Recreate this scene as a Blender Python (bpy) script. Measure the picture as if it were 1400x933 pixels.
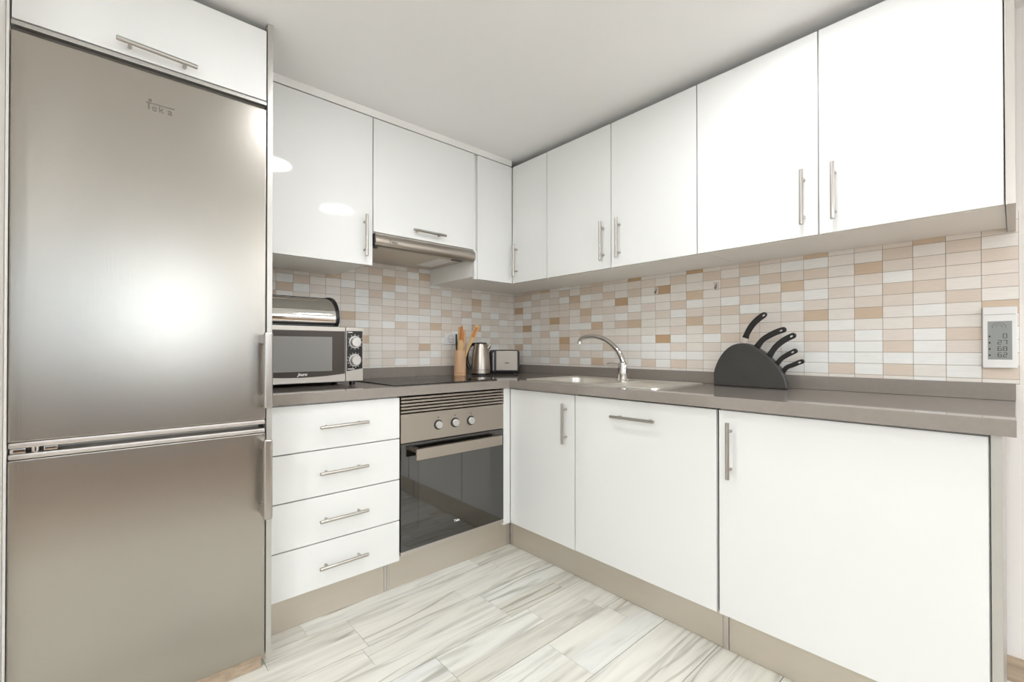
import bpy, bmesh, math, random
from mathutils import Vector, Matrix
random.seed(7)
for o in list(bpy.data.objects): bpy.data.objects.remove(o)
SC = bpy.context.scene
COL = SC.collection
PI = math.pi

# ---------------------------------------------------------------- camera
CAM = (-2.0950, -2.3331, 1.0327)
cd = bpy.data.cameras.new('camera'); cam = bpy.data.objects.new('camera', cd); COL.objects.link(cam)
cd.sensor_fit = 'HORIZONTAL'; cd.sensor_width = 36.0
cd.lens = 615.578 / 1400 * 36; cd.shift_x = -0.00097; cd.shift_y = 0.00437
cd.clip_start = 0.01
cam.location = CAM
cam.rotation_euler = (math.radians(90 + 0.3759), 0, math.radians(-41.886))
SC.camera = cam

# ---------------------------------------------------------------- light, exposure
LAMP = 42.0          # emission of the two round ceiling panels over the kitchen
HALL_FILL = 150.0    # emission of the fill panels added in the hall behind the camera
WINDOW = 56.0        # daylight through the window behind the camera
SIDE = 12.0          # fill light through a window added in the left wall
SC.view_settings.view_transform = 'Standard'
SC.view_settings.look = 'None'
SC.view_settings.gamma = 1.0
SC.view_settings.use_curve_mapping = False
SC.view_settings.exposure = 0.31
w = bpy.data.worlds.new('world'); SC.world = w; w.use_nodes = True
w.node_tree.nodes['Background'].inputs[0].default_value = (0.80, 0.90, 1.0, 1)
w.node_tree.nodes['Background'].inputs[1].default_value = 1.0
WX0, WX1, WZ0, WZ1, YF = -2.90, -0.85, 0.88, 1.92, -4.6
ld = bpy.data.lights.new('daylight', 'AREA'); ld.shape = 'RECTANGLE'; ld.size = WX1 - WX0 + .2; ld.size_y = WZ1 - WZ0 + .2
ld.energy = WINDOW; ld.color = (0.84, 0.925, 1.0)
lo = bpy.data.objects.new('daylight', ld); COL.objects.link(lo)
lo.location = ((WX0 + WX1) / 2, YF - 0.3, (WZ0 + WZ1) / 2); lo.rotation_euler = (PI / 2, 0, 0)

# second window, added in the unseen left wall to brighten the right-hand doors
WY0, WY1, WZ2, WZ3, XLW = -4.5, -2.62, 0.40, 2.0, -3.5
ld = bpy.data.lights.new('side_fill', 'AREA'); ld.shape = 'RECTANGLE'; ld.size = WZ3 - WZ2 + .2; ld.size_y = WY1 - WY0 + .2
ld.energy = SIDE; ld.color = (0.93, 0.965, 1.0)
lo = bpy.data.objects.new('side_fill', ld); COL.objects.link(lo)
lo.location = (XLW - 0.3, (WY0 + WY1) / 2, (WZ2 + WZ3) / 2); lo.rotation_euler = (0, -PI / 2, 0)

# ---------------------------------------------------------------- materials
def lin(c):
    c = c / 255.0
    return c / 12.92 if c <= 0.04045 else ((c + 0.055) / 1.055) ** 2.4
def rgb(r, g, b): return (lin(r), lin(g), lin(b), 1)
def mat(name, col, rough=.5, metal=0, coat=0, spec=.5, noise=None, bump=None, aniso=0):
    m = bpy.data.materials.new(name); m.use_nodes = True
    nt = m.node_tree; b = nt.nodes['Principled BSDF']
    b.inputs['Base Color'].default_value = rgb(*col)
    b.inputs['Roughness'].default_value = rough; b.inputs['Metallic'].default_value = metal
    b.inputs['Specular IOR Level'].default_value = spec
    b.inputs['Coat Weight'].default_value = coat; b.inputs['Coat Roughness'].default_value = .03
    b.inputs['Anisotropic'].default_value = aniso
    if noise or bump:
        tc = nt.nodes.new('ShaderNodeTexCoord'); mp = nt.nodes.new('ShaderNodeMapping')
        nt.links.new(tc.outputs['Object'], mp.inputs[0])
        n = nt.nodes.new('ShaderNodeTexNoise'); nt.links.new(mp.outputs[0], n.inputs['Vector'])
        sc = (noise or bump)[0]; mp.inputs['Scale'].default_value = sc
        n.inputs['Scale'].default_value = 1.0; n.inputs['Detail'].default_value = 4
        if noise:
            r = nt.nodes.new('ShaderNodeMix'); r.data_type = 'RGBA'
            a = noise[1]
            r.inputs['A'].default_value = rgb(*[max(0, c * (1 - a)) for c in col]); r.inputs['B'].default_value = rgb(*[min(255, c * (1 + a)) for c in col])
            nt.links.new(n.outputs['Fac'], r.inputs['Factor']); nt.links.new(r.outputs['Result'], b.inputs['Base Color'])
        if bump:
            bu = nt.nodes.new('ShaderNodeBump'); bu.inputs['Strength'].default_value = bump[1]; bu.inputs['Distance'].default_value = .001
            nt.links.new(n.outputs['Fac'], bu.inputs['Height']); nt.links.new(bu.outputs[0], b.inputs['Normal'])
    return m
M = {}
M['white_gloss'] = mat('white_gloss', (236, 235, 231), .045)
M['carcass'] = mat('carcass_white', (246, 243, 237), .45)
M['alu'] = mat('aluminium_edge', (190, 187, 180), .35, .6)
M['grey_panel'] = mat('grey_panel', (196, 190, 181), .35, .3)
M['steel'] = mat('brushed_steel', (180, 171, 160), .30, 1.0, bump=((420, 420, 3), .05))
M['fridge'] = mat('fridge_steel', (172, 166, 157), .27, 1.0, bump=((900, 900, 2), .08))
M['fridge_trim'] = mat('fridge_trim', (205, 198, 190), .35, .8)
M['handle'] = mat('handle_steel', (186, 181, 174), .28, 1.0)
M['chrome'] = mat('chrome', (225, 223, 220), .06, 1.0)
M['sink'] = mat('sink_steel', (226, 221, 212), .36, .85)
M['plinth'] = mat('plinth_steel', (204, 195, 181), .36, .55, noise=((2, 2, 9), .05))
M['stone'] = mat('worktop_stone', (146, 137, 128), .05, noise=((60, 60, 60), .04), spec=.6)
M['black'] = mat('black_plastic', (16, 15, 14), .32)
M['black_soft'] = mat('black_satin', (62, 60, 57), .33, bump=((160, 160, 160), .2), noise=((9, 9, 9), .2))
M['dark_gap'] = mat('dark_gap', (24, 22, 20), .6)
M['oven_glass'] = mat('oven_glass', (22, 19, 16), .03)
M['oven_window'] = mat('oven_window', (44, 41, 36), .03)  # lightened to stand in for the interior seen through it and for reflections
M['hob_glass'] = mat('hob_glass', (30, 27, 25), .03)
for k_ in ('oven_glass', 'oven_window', 'hob_glass'): M[k_].node_tree.nodes['Principled BSDF'].inputs['IOR'].default_value = 2.1
M['mw_glass'] = mat('microwave_glass', (74, 66, 60), .2, spec=.3)
M['mw_mesh_reflection'] = mat('microwave_mesh_reflection', (146, 143, 138), .4, spec=.2)  # grey of the mesh carries the reflection painted on the microwave window
M['mw_body'] = mat('microwave_silver', (196, 190, 181), .35, .55)
M['silver_knob'] = mat('silver_knob', (205, 203, 199), .3, .7)
M['print_white'] = mat('print_white', (235, 232, 228), .5)
M['print_grey'] = mat('print_grey', (110, 102, 94), .4)
M['bamboo'] = mat('bamboo', (214, 174, 134), .5, noise=((60, 60, 8), .08))
M['wood_light'] = mat('light_wood', (216, 178, 122), .5, noise=((60, 60, 10), .08))
M['wood_orange'] = mat('orange_wood', (196, 122, 56), .45, noise=((60, 60, 10), .15))
M['wood_dark'] = mat('dark_wood', (78, 62, 50), .5)
M['plastic_white'] = mat('white_plastic', (240, 238, 234), .35)
M['lcd'] = mat('lcd_grey', (150, 152, 148), .3)
M['lcd_dark'] = mat('lcd_segment', (34, 34, 36), .5)
M['lcd_mid'] = mat('lcd_faint', (122, 124, 121), .4)
M['hook_steel'] = mat('hook_steel', (150, 140, 130), .3, .8)
M['hook_clear'] = mat('hook_plate', (226, 216, 206), .25)
M['paint'] = mat('wall_paint', (244, 239, 233), .7)
M['paint_cream'] = mat('cream_paint', (234, 232, 229), .7)
M['ceiling'] = mat('ceiling_paint', (245, 244, 241), .75)
M['skirting'] = mat('skirting_wood_tile', (174, 154, 132), .45, noise=((30, 3, 90), .22))
M['grout'] = mat('grout', (160, 138, 118), .8)
TC = [(249, 246, 240), (242, 235, 225), (235, 224, 211), (228, 212, 194), (217, 194, 167), (200, 169, 133)]
for i, c in enumerate(TC): M['tile%d' % i] = mat('tile_shade_%d' % i, c, .28, noise=((25, 25, 260), .035))
def emis(name, col, s):
    m = bpy.data.materials.new(name); m.use_nodes = True; b = m.node_tree.nodes['Principled BSDF']
    b.inputs['Base Color'].default_value = (.8, .8, .8, 1)
    b.inputs['Emission Color'].default_value = rgb(*col); b.inputs['Emission Strength'].default_value = s
    return m
M['lamp'] = emis('lamp_diffuser', (246, 250, 255), LAMP)
M['hall_fill'] = emis('hall_fill_diffuser', (246, 250, 255), HALL_FILL)
def glass_mat():
    m = bpy.data.materials.new('window_glass'); m.use_nodes = True; nt = m.node_tree
    out = nt.nodes['Material Output']; nt.nodes.remove(nt.nodes['Principled BSDF'])
    t = nt.nodes.new('ShaderNodeBsdfTransparent'); g = nt.nodes.new('ShaderNodeBsdfGlossy'); g.inputs['Roughness'].default_value = .02
    mx = nt.nodes.new('ShaderNodeMixShader'); mx.inputs[0].default_value = .07
    nt.links.new(t.outputs[0], mx.inputs[1]); nt.links.new(g.outputs[0], mx.inputs[2]); nt.links.new(mx.outputs[0], out.inputs[0])
    return m
M['glass'] = glass_mat()
def dimming_mat():  # invented side glazing that dims the window's outer parts
    m = bpy.data.materials.new('dimming_glass'); m.use_nodes = True; nt = m.node_tree
    out = nt.nodes['Material Output']; nt.nodes.remove(nt.nodes['Principled BSDF'])
    t = nt.nodes.new('ShaderNodeBsdfTranslucent'); t.inputs[0].default_value = (.46, .48, .50, 1); g_ = nt.nodes.new('ShaderNodeBsdfTransparent'); g_.inputs[0].default_value = (.44, .46, .48, 1)
    mx = nt.nodes.new('ShaderNodeMixShader'); mx.inputs[0].default_value = .3
    nt.links.new(t.outputs[0], mx.inputs[1]); nt.links.new(g_.outputs[0], mx.inputs[2]); nt.links.new(mx.outputs[0], out.inputs[0])
    return m
M['dimming'] = dimming_mat()
def floor_mat():
    m = bpy.data.materials.new('white_wood_tile'); m.use_nodes = True; nt = m.node_tree; N = nt.nodes; L = nt.links
    b = N['Principled BSDF']; b.inputs['Roughness'].default_value = .38
    tc = N.new('ShaderNodeTexCoord'); at = N.new('ShaderNodeAttribute'); at.attribute_name = 'plank'
    cb = N.new('ShaderNodeCombineXYZ')
    mul = N.new('ShaderNodeMath'); mul.operation = 'MULTIPLY'; mul.inputs[1].default_value = 57.0; L.new(at.outputs['Fac'], mul.inputs[0])
    for i in range(3): L.new(mul.outputs[0], cb.inputs[i])
    ad = N.new('ShaderNodeVectorMath'); L.new(tc.outputs['Object'], ad.inputs[0]); L.new(cb.outputs[0], ad.inputs[1])
    def grain(scale, det, dist):
        mp = N.new('ShaderNodeMapping'); mp.inputs['Scale'].default_value = scale; L.new(ad.outputs[0], mp.inputs[0])
        n = N.new('ShaderNodeTexNoise'); n.inputs['Scale'].default_value = 1; n.inputs['Detail'].default_value = det; n.inputs['Distortion'].default_value = dist
        L.new(mp.outputs[0], n.inputs['Vector']); return n
    def ramp(src, stops):
        r = N.new('ShaderNodeValToRGB'); L.new(src, r.inputs[0])
        e = r.color_ramp.elements
        e[0].position = stops[0][0]; e[0].color = stops[0][1]; e[1].position = stops[-1][0]; e[1].color = stops[-1][1]
        for p, c in stops[1:-1]:
            x = e.new(p); x.color = c
        return r
    W = lambda v: (v, v, v, 1)
    g1 = grain((2.0, 22, 1), 8, 1.2)
    r1 = ramp(g1.outputs['Fac'], [(.32, rgb(204, 202, 195)), (.44, rgb(226, 225, 219)), (.53, rgb(233, 232, 226)), (.66, rgb(239, 238, 232))])
    wv = N.new('ShaderNodeTexWave'); wv.wave_type = 'BANDS'; wv.bands_direction = 'Y'
    mp = N.new('ShaderNodeMapping'); mp.inputs['Scale'].default_value = (1.1, 7, 1); L.new(ad.outputs[0], mp.inputs[0]); L.new(mp.outputs[0], wv.inputs['Vector'])
    wv.inputs['Scale'].default_value = .8; wv.inputs['Distortion'].default_value = 14; wv.inputs['Detail'].default_value = 3; wv.inputs['Detail Scale'].default_value = 1.1
    r2 = ramp(wv.outputs['Fac'], [(.0, rgb(196, 193, 184)), (.08, rgb(230, 228, 221)), (.18, rgb(255, 255, 255))])
    g3 = grain((1.1, 4, 1), 3, .6)
    r3 = ramp(g3.outputs['Fac'], [(.46, W(0)), (.62, W(1))])
    mx = N.new('ShaderNodeMix'); mx.data_type = 'RGBA'; mx.blend_type = 'MULTIPLY'
    ml = N.new('ShaderNodeMath'); ml.operation = 'MULTIPLY'; ml.inputs[1].default_value = .85; L.new(r3.outputs[0], ml.inputs[0])
    L.new(ml.outputs[0], mx.inputs['Factor']); L.new(r1.outputs[0], mx.inputs['A']); L.new(r2.outputs[0], mx.inputs['B'])
    wn = N.new('ShaderNodeTexWhiteNoise'); wn.noise_dimensions = '1D'; L.new(mul.outputs[0], wn.inputs['W'])
    r4 = ramp(wn.outputs['Value'], [(0, rgb(232, 229, 220)), (.25, rgb(246, 243, 236)), (.6, rgb(252, 250, 244)), (1, rgb(255, 255, 254))])
    m2 = N.new('ShaderNodeMix'); m2.data_type = 'RGBA'; m2.blend_type = 'MULTIPLY'; m2.inputs['Factor'].default_value = 1
    L.new(mx.outputs['Result'], m2.inputs['A']); L.new(r4.outputs[0], m2.inputs['B'])
    L.new(m2.outputs['Result'], b.inputs['Base Color'])
    return m
M['oak'] = mat('oak_boards', (140, 110, 82), .5, noise=((2, 40, 1), .15))
M['floor'] = floor_mat()
M['floor_grout'] = mat('floor_grout', (150, 145, 136), .8)

# ---------------------------------------------------------------- helpers
WORLD = {}
def obj(name, bm, m, parent=None, label=None):
    """links a bmesh (world coordinates) as one mesh object, optionally as a part of parent"""
    me = bpy.data.meshes.new(name)
    bm.normal_update()
    for f in bm.faces: f.smooth = True
    for e in bm.edges:
        if len(e.link_faces) != 2 or e.calc_face_angle(0) > math.radians(32): e.smooth = False
    mw = WORLD.get(parent.name, Matrix()) if parent else Matrix()
    c = Matrix()
    if not parent and bm.verts:
        xs = [v.co for v in bm.verts]
        c = Matrix.Translation(((min(v.x for v in xs) + max(v.x for v in xs)) / 2, (min(v.y for v in xs) + max(v.y for v in xs)) / 2, min(v.z for v in xs)))
        mw = c
    bm.transform(mw.inverted()); bm.to_mesh(me); bm.free()
    for x in (m if isinstance(m, list) else [m]): me.materials.append(x)
    o = bpy.data.objects.new(name, me); COL.objects.link(o)
    if parent: o.parent = parent; WORLD[o.name] = mw
    else: o.matrix_world = c; WORLD[o.name] = c
    if label: o['label'] = label
    wn_ = o.modifiers.new('weighted_normals', 'WEIGHTED_NORMAL'); wn_.keep_sharp = True
    return o
def thing(name, label, cat, loc=(0, 0, 0), rotz=0, group=None):
    o = bpy.data.objects.new(name, None); COL.objects.link(o); o.empty_display_size = .05
    o.location = loc; o.rotation_euler = (0, 0, rotz)
    WORLD[o.name] = Matrix.Translation(loc) @ Matrix.Rotation(rotz, 4, 'Z')
    o['label'] = label; o['category'] = cat
    if group: o['group'] = group
    return o
def tag(o, label, cat, group=None):
    o['label'] = label; o['category'] = cat
    if group: o['group'] = group
    return o
def struct(name, bm, m, parent=None):
    o = obj(name, bm, m, parent)
    if not parent: o['kind'] = 'structure'
    return o
def nb(): return bmesh.new()
def box(bm, x0, x1, y0, y1, z0, z1, bev=0, mi=0, seg=2):
    if x0 > x1: x0, x1 = x1, x0
    if y0 > y1: y0, y1 = y1, y0
    if z0 > z1: z0, z1 = z1, z0
    t = bmesh.new()
    bmesh.ops.create_cube(t, size=1)
    bmesh.ops.scale(t, vec=(x1 - x0, y1 - y0, z1 - z0), verts=t.verts)
    bmesh.ops.translate(t, vec=((x0 + x1) / 2, (y0 + y1) / 2, (z0 + z1) / 2), verts=t.verts)
    if bev: bmesh.ops.bevel(t, geom=list(t.edges), offset=bev, segments=seg, affect='EDGES', profile=.5)
    return join(bm, t, mi)
def join(bm, t, mi=0, mtx=None):
    if mtx is not None: t.transform(mtx)
    vm = {v: bm.verts.new(v.co) for v in t.verts}; out = []
    for f in t.faces:
        try: g = bm.faces.new([vm[v] for v in f.verts]); g.material_index = mi; out.append(g)
        except ValueError: pass
    t.free(); return out
def B(x0, x1, y0, y1, z0, z1, bev=0):
    bm = nb(); box(bm, x0, x1, y0, y1, z0, z1, bev); return bm
def frame_of(d):
    d = Vector(d).normalized(); a = Vector((0, 0, 1)) if abs(d.z) < .9 else Vector((1, 0, 0))
    u = d.cross(a).normalized(); v = d.cross(u).normalized(); return d, u, v
def cyl(bm, p0, p1, r0, r1=None, n=20, mi=0, bev=0):
    if r1 is None: r1 = r0
    p0 = Vector(p0); p1 = Vector(p1); d, u, v = frame_of(p1 - p0)
    prof = [(0, r0), (1, r1)]
    L = (p1 - p0).length
    if bev: prof = [(0, r0 - bev), (bev / L, r0), (1 - bev / L, r1), (1, r1 - bev)]
    rings = []
    for t, r in prof:
        c = p0 + (p1 - p0) * t
        rings.append([bm.verts.new(c + u * math.cos(2 * PI * k / n) * r + v * math.sin(2 * PI * k / n) * r) for k in range(n)])
    for a, b in zip(rings, rings[1:]):
        for k in range(n): f = bm.faces.new((a[k], a[(k + 1) % n], b[(k + 1) % n], b[k])); f.material_index = mi
    f = bm.faces.new(rings[0][::-1]); f.material_index = mi; f = bm.faces.new(rings[-1]); f.material_index = mi
def lathe(bm, c, prof, n=32, close=True):
    c = Vector(c); rings = []
    for r, z in prof:
        rings.append([bm.verts.new(c + Vector((math.cos(2 * PI * k / n) * r, math.sin(2 * PI * k / n) * r, z))) for k in range(n)])
    for a, b in zip(rings, rings[1:]):
        for k in range(n): bm.faces.new((a[k], a[(k + 1) % n], b[(k + 1) % n], b[k]))
    if close: bm.faces.new(rings[0][::-1]); bm.faces.new(rings[-1])
def smooth_path(pts, sub=6):
    P = [Vector(p) for p in pts]; out = []
    for i in range(len(P) - 1):
        p0 = P[max(i - 1, 0)]; p1 = P[i]; p2 = P[i + 1]; p3 = P[min(i + 2, len(P) - 1)]
        for k in range(sub):
            t = k / sub
            out.append(.5 * ((2 * p1) + (p2 - p0) * t + (2 * p0 - 5 * p1 + 4 * p2 - p3) * t * t + (3 * p1 - p0 - 3 * p2 + p3) * t ** 3))
    out.append(P[-1]); return out
def tube(bm, path, rad, n=14, sq=1.0):
    """round tube; rad may be a list; sq flattens the second axis"""
    P = [Vector(p) for p in path]; rings = []; u = None
    for i, p in enumerate(P):
        d = (P[min(i + 1, len(P) - 1)] - P[max(i - 1, 0)]).normalized()
        if u is None: _, u, v = frame_of(d)
        u = (u - d * u.dot(d)).normalized(); v = d.cross(u)
        r = rad[i] if isinstance(rad, (list, tuple)) else rad
        rings.append([bm.verts.new(p + u * math.cos(2 * PI * k / n) * r + v * math.sin(2 * PI * k / n) * r * sq) for k in range(n)])
    for a, b in zip(rings, rings[1:]):
        for k in range(n): bm.faces.new((a[k], a[(k + 1) % n], b[(k + 1) % n], b[k]))
    bm.faces.new(rings[0][::-1]); bm.faces.new(rings[-1])
def prism(bm, pts, fn, t0, t1, bev=0, seg=3, hole=None):
    """extrudes an outline (list of 2D points, fn(a, b, t) -> 3D) between t0 and t1"""
    t = bmesh.new()
    def loop(ps):
        vs = [t.verts.new(fn(a, b, t0)) for a, b in ps]
        return [t.edges.new((vs[i], vs[(i + 1) % len(vs)])) for i in range(len(vs))], vs
    if hole:
        e1, _ = loop(pts); e2, _ = loop(hole)
        r = bmesh.ops.triangle_fill(t, use_beauty=True, use_dissolve=False, edges=e1 + e2)
        faces = [f for f in r['geom'] if isinstance(f, bmesh.types.BMFace)]
    else:
        faces = [t.faces.new([t.verts.new(fn(a, b, t0)) for a, b in pts])]
    r = bmesh.ops.extrude_face_region(t, geom=faces)
    off = Vector(fn(0, 0, t1)) - Vector(fn(0, 0, t0))
    bmesh.ops.translate(t, vec=off, verts=[v for v in r['geom'] if isinstance(v, bmesh.types.BMVert)])
    bmesh.ops.recalc_face_normals(t, faces=t.faces)
    if bev:
        es = [e for e in t.edges if len(e.link_faces) == 2 and abs(e.calc_face_angle(0)) > 1.2 and abs((e.verts[0].co - e.verts[1].co).normalized().dot(off.normalized())) < .5]
        bmesh.ops.bevel(t, geom=es, offset=bev, segments=seg, affect='EDGES', profile=.5)
    join(bm, t)
FACE_Y = Matrix(((1, 0, 0), (0, 0, -1), (0, 1, 0))).to_4x4()     # lettering on a plane that faces -y
FACE_X = Matrix(((0, 0, -1), (-1, 0, 0), (0, 1, 0))).to_4x4()    # lettering on a plane that faces -x
def text_bm(bm, s, size, mtx, shear=0, ext=.0003, spacing=1.0, bold=0):
    cu = bpy.data.curves.new('t', 'FONT'); cu.body = s; cu.size = size; cu.extrude = ext; cu.shear = shear; cu.space_character = spacing
    cu.offset = bold; cu.align_x = 'CENTER'; cu.align_y = 'CENTER'
    o = bpy.data.objects.new('t', cu); COL.objects.link(o)
    dg = bpy.context.evaluated_depsgraph_get(); dg.update()
    me = bpy.data.meshes.new_from_object(o.evaluated_get(dg)); bpy.data.objects.remove(o)
    t = bmesh.new(); t.from_mesh(me); bpy.data.meshes.remove(me)
    join(bm, t, 0, mtx)
def bar_handle(parent, p0, p1, n, off=.03, r=.0062, m=None):
    """straight bar on two posts: p0, p1 are the ends of the bar, n points out of the door"""
    bm = nb(); p0 = Vector(p0); p1 = Vector(p1); n = Vector(n)
    cyl(bm, p0, p1, r, n=16, bev=.0015)
    for t in (.16, .84):
        c = p0 + (p1 - p0) * t; cyl(bm, c, c - n * off, .0048, n=12)
    return obj('handle', bm, m or M['handle'], parent)

# ---------------------------------------------------------------- room shell
ZC = 2.088
ZTB = 1.4095                       # underside of the wall cabinets' carcasses
XL = -3.5
# floor of wood-look tiles, printed boards 0.1 wide
bm = nb(); lay = bm.faces.layers.float.new('plank')
box(bm, XL - .1, .1, -2.6, .1, -.06, -.0025, mi=1)
ends = {2: [-.939], 4: [-.95], 3: [-1.28], 1: [-1.42], 0: [-.78]}
k = 0; row = 0
y = -.632 + .2
while y > -2.5:
    for half in range(2):
        a = y - half * .1; b = a - .1
        x = .05; brk = list(ends.get(row, []))
        cuts = []
        rnd = random.Random(row * 7 + half)
        c = .05 - rnd.uniform(.2, .7)
        while c > XL: cuts.append(c); c -= rnd.uniform(.35, .75)
        if row in ends: cuts = sorted([q for q in cuts if all(abs(q - e) > .25 for e in ends[row])] + ends[row], reverse=True)
        cuts.append(XL - .05)
        for c in cuts:
            g0 = .0008 if half == 0 else 0; g1 = .0008 if half == 1 else 0
            fs = box(bm, c + .0007, x - .0007, b + g1, a - g0, -.01, 0)
            v = random.random()
            for f in fs: f[lay] = v
            x = c
    y -= .2015; row += 1
# boards between the first row and the back wall
for fs in (box(bm, XL, .05, -.431, .05, -.01, 0),):
    for f in fs: f[lay] = .31
o = struct('floor', bm, [M['floor'], M['floor_grout']])
# unseen hall floor behind the camera, its oak made dark for the fridge's reflection
bm = nb(); lay = bm.faces.layers.float.new('plank'); yy = y + .0
box(bm, XL - .1, .1, YF - .1, y, -.06, -.0025)
while yy > YF - .1:
    x = .05; 
    while x > XL:
        c = x - random.uniform(.8, 1.3); box(bm, c + .001, x - .001, yy - .129, yy - .001, -.01, 0); x = c
    yy -= .13
struct('floor', bm, M['oak'])
# ceiling
o = struct('ceiling', B(XL - .1, .1, YF - .1, .1, ZC, ZC + .1), M['ceiling'])
# tiled walls, one mesh each: rendered slab, tiles raised a little above the grout
ROW0 = .9361; RP = .0415
CODE = {'W': 0, 'L': 1, 'M': 2, 'P': 3, 'B': 4, 'T': 5}
def row_z(r):                       # r = 0 is the sliver on the upstand
    return (max(.9225, ROW0 + RP * (r - 1)), ROW0 + RP * r)
# each string runs from row 12 (under the cabinets) down to row 1
RIGHT = ['LLLLLLLLLLLL', 'MPLTMWMLLBLL', 'PPWLWMTLPWWL', 'PLMLPLLLLLML', 'BMLLLMLPLLMW', 'LLMMLTMWLLML', 'LPWMLPLMTBLW', 'LLBPLLLMLLWM', 'MPWLBPWPLLML', 'PPLMMWBPLWMB', 'LLPLMLLLMPWL', 'MLLTMWPLMWLL',
         'TLPLWMBLMWLW', 'LLLLMLLLWWWP', 'LLTLLMLLTWWW', 'LPLLPWLMLMWP', 'TLLBWMBLLLWL', 'LPLLLMLPLMLL', 'MLPMWPLLPLWW', 'PPLMPWPMPLLL', 'LLPLPLLMMLWW', 'MLLBLWMLLWLW', 'BLPLWMBLPMWW', 'LLLLMLLLLWWP',
         'LLBMLMBLWWWW', 'LPMWPMLLMPWP', 'BLLMPLLMWLWL', 'LPLMLPLLPMWW', 'MLPMMLBLLWLP']
# left wall: rows 14 .. 1
LEFT = ['LLLLLLLLLLLLLL', 'LLMLLBLLLLLLLL', 'LLMWBLMLLLLLLL', 'LLLPLLMLLLLLLL', 'LLMLMLLLLLLLLL', 'LLBLLLLMLLLLLL', 'LLLLMMLBMLLMLP', 'MMLMWWWMWLBLLM', 'LPLLPMLLLMLLLL', 'MLBPWLMMWMLLMM', 'LMPWMLMWPMLLMW', 'PLMLLLMLLLMMML',
        'WBMLPPLWMLLBLW', 'LLLMLLWLBLLLWM', 'LLLLMLPLLLLLMM', 'LLLMLLLMMLLLLL', 'LLLLMLPWLLLLLL', 'LLWLBPWMBWLLLL', 'LLLLLLLMWMLLLL', 'LLLMLLWMLWMLLL', 'LLLLLLLWLLLLLL']
rnd = random.Random(3)
def shade(ch):
    i = CODE[ch]
    if ch == 'L' and rnd.random() < .22: i = rnd.choice((0, 2))
    return 1 + i
bm = nb()
box(bm, 0, .1, YF - .1, .1, -.05, ZC + .05, mi=7)
box(bm, -.0012, .001, -2.3425, 0, .9215, 1.46, mi=0)
yk = [0] + [-1.0985 - .0831 * k for k in range(-13, 15)] + [-2.3425]
for ci in range(len(yk) - 1):
    for r in range(0, 14):
        z0, z1 = row_z(r)
        ch = 'L' if r in (0, 13) else RIGHT[ci][12 - r]
        box(bm, -.0032, 0, yk[ci + 1] + .0007, yk[ci] - .0007, z0 + .0007, z1 - .0007, mi=shade(ch))
TM = [M['grout']] + [M['tile%d' % i] for i in range(6)] + [M['paint']]
wr = struct('wall_right', bm, TM)
bm = nb()
box(bm, XL - .1, .1, 0, .1, -.05, ZC + .05, mi=7)
box(bm, -2.0, 0, -.0012, .001, .885, 1.56, mi=0)
xk = [-2.0, -1.93, -1.8166, -1.74, -1.6634, -1.5868] + [-1.5102 + .0766 * k for k in range(0, 20)] + [0]
for ci in range(len(xk) - 1):
    for r in range(0, 16):
        z0, z1 = row_z(r)
        cc = ci - 4
        ch = 'L'
        if 1 <= r <= 14 and 0 <= cc < len(LEFT): ch = LEFT[cc][14 - r]
        box(bm, xk[ci] + .0007, xk[ci + 1] - .0007, -.0032, 0, z0 + .0007, z1 - .0007, mi=shade(ch))
wb = struct('wall_back', bm, TM)
struct('wall_left', B(XL - .1, -2.284, -.84, 0, -.05, ZC + .05), M['paint'])
bm = nb()
box(bm, XL - .1, XL, YF, WY0, -.05, ZC + .05); box(bm, XL - .1, XL, WY1, -.84, -.05, ZC + .05)
box(bm, XL - .1, XL, WY0, WY1, -.05, WZ2); box(bm, XL - .1, XL, WY0, WY1, WZ3, ZC + .05)
struct('wall_left', bm, M['paint_cream'])
bm = nb()
for a, b in ((WY0, WY0 + .05), (WY1 - .05, WY1), (-3.59, -3.53)): box(bm, XL - .07, XL - .02, a, b, WZ2, WZ3, .004)
for a, b in ((WZ2, WZ2 + .05), (WZ3 - .05, WZ3)): box(bm, XL - .07, XL - .02, WY0, WY1, a, b, .004)
wi = struct('added_window', bm, M['plastic_white'])  # unseen side window, added to let fill light in
struct('pane', B(XL - .048, XL - .042, WY0 + .04, WY1 - .04, WZ2 + .04, WZ3 - .04), M['glass'], wi)
bm = nb()
box(bm, XL, WX0, YF - .12, YF, -.05, ZC + .05); box(bm, WX1, 0, YF - .12, YF, -.05, ZC + .05)
box(bm, WX0, WX1, YF - .12, YF, -.05, WZ0); box(bm, WX0, WX1, YF - .12, YF, WZ1, ZC + .05)
struct('wall_front', bm, M['paint_cream'])
bm = nb()
for a, b in ((WX0, WX0 + .05), (WX1 - .05, WX1), (-1.95, -1.90), (-1.40, -1.35)): box(bm, a, b, YF - .08, YF - .03, WZ0, WZ1, .004)
for a, b in ((WZ0, WZ0 + .05), (WZ1 - .05, WZ1)): box(bm, WX0, WX1, YF - .08, YF - .03, a, b, .004)
wi = struct('window_1', bm, M['plastic_white'])
struct('pane', B(-1.91, -1.39, YF - .058, YF - .052, WZ0 + .04, WZ1 - .04), M['glass'], wi)
struct('pane', B(WX0 + .04, -1.94, YF - .058, YF - .052, WZ0 + .04, WZ1 - .04), M['dimming'], wi)  # side panes added dim to grade the window's reflection in the fridge
struct('pane', B(-1.36, WX1 - .04, YF - .058, YF - .052, WZ0 + .04, WZ1 - .04), M['dimming'], wi)
struct('added_dark_panel', B(-3.0, -.4, YF, YF + .025, 0, WZ0 - .03, .004), M['wood_dark'])  # dark panel added out of view to darken the lower fridge door's reflection
bm = nb(); box(bm, -.011, 0, YF, -2.2, 0, .076, .001)
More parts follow.
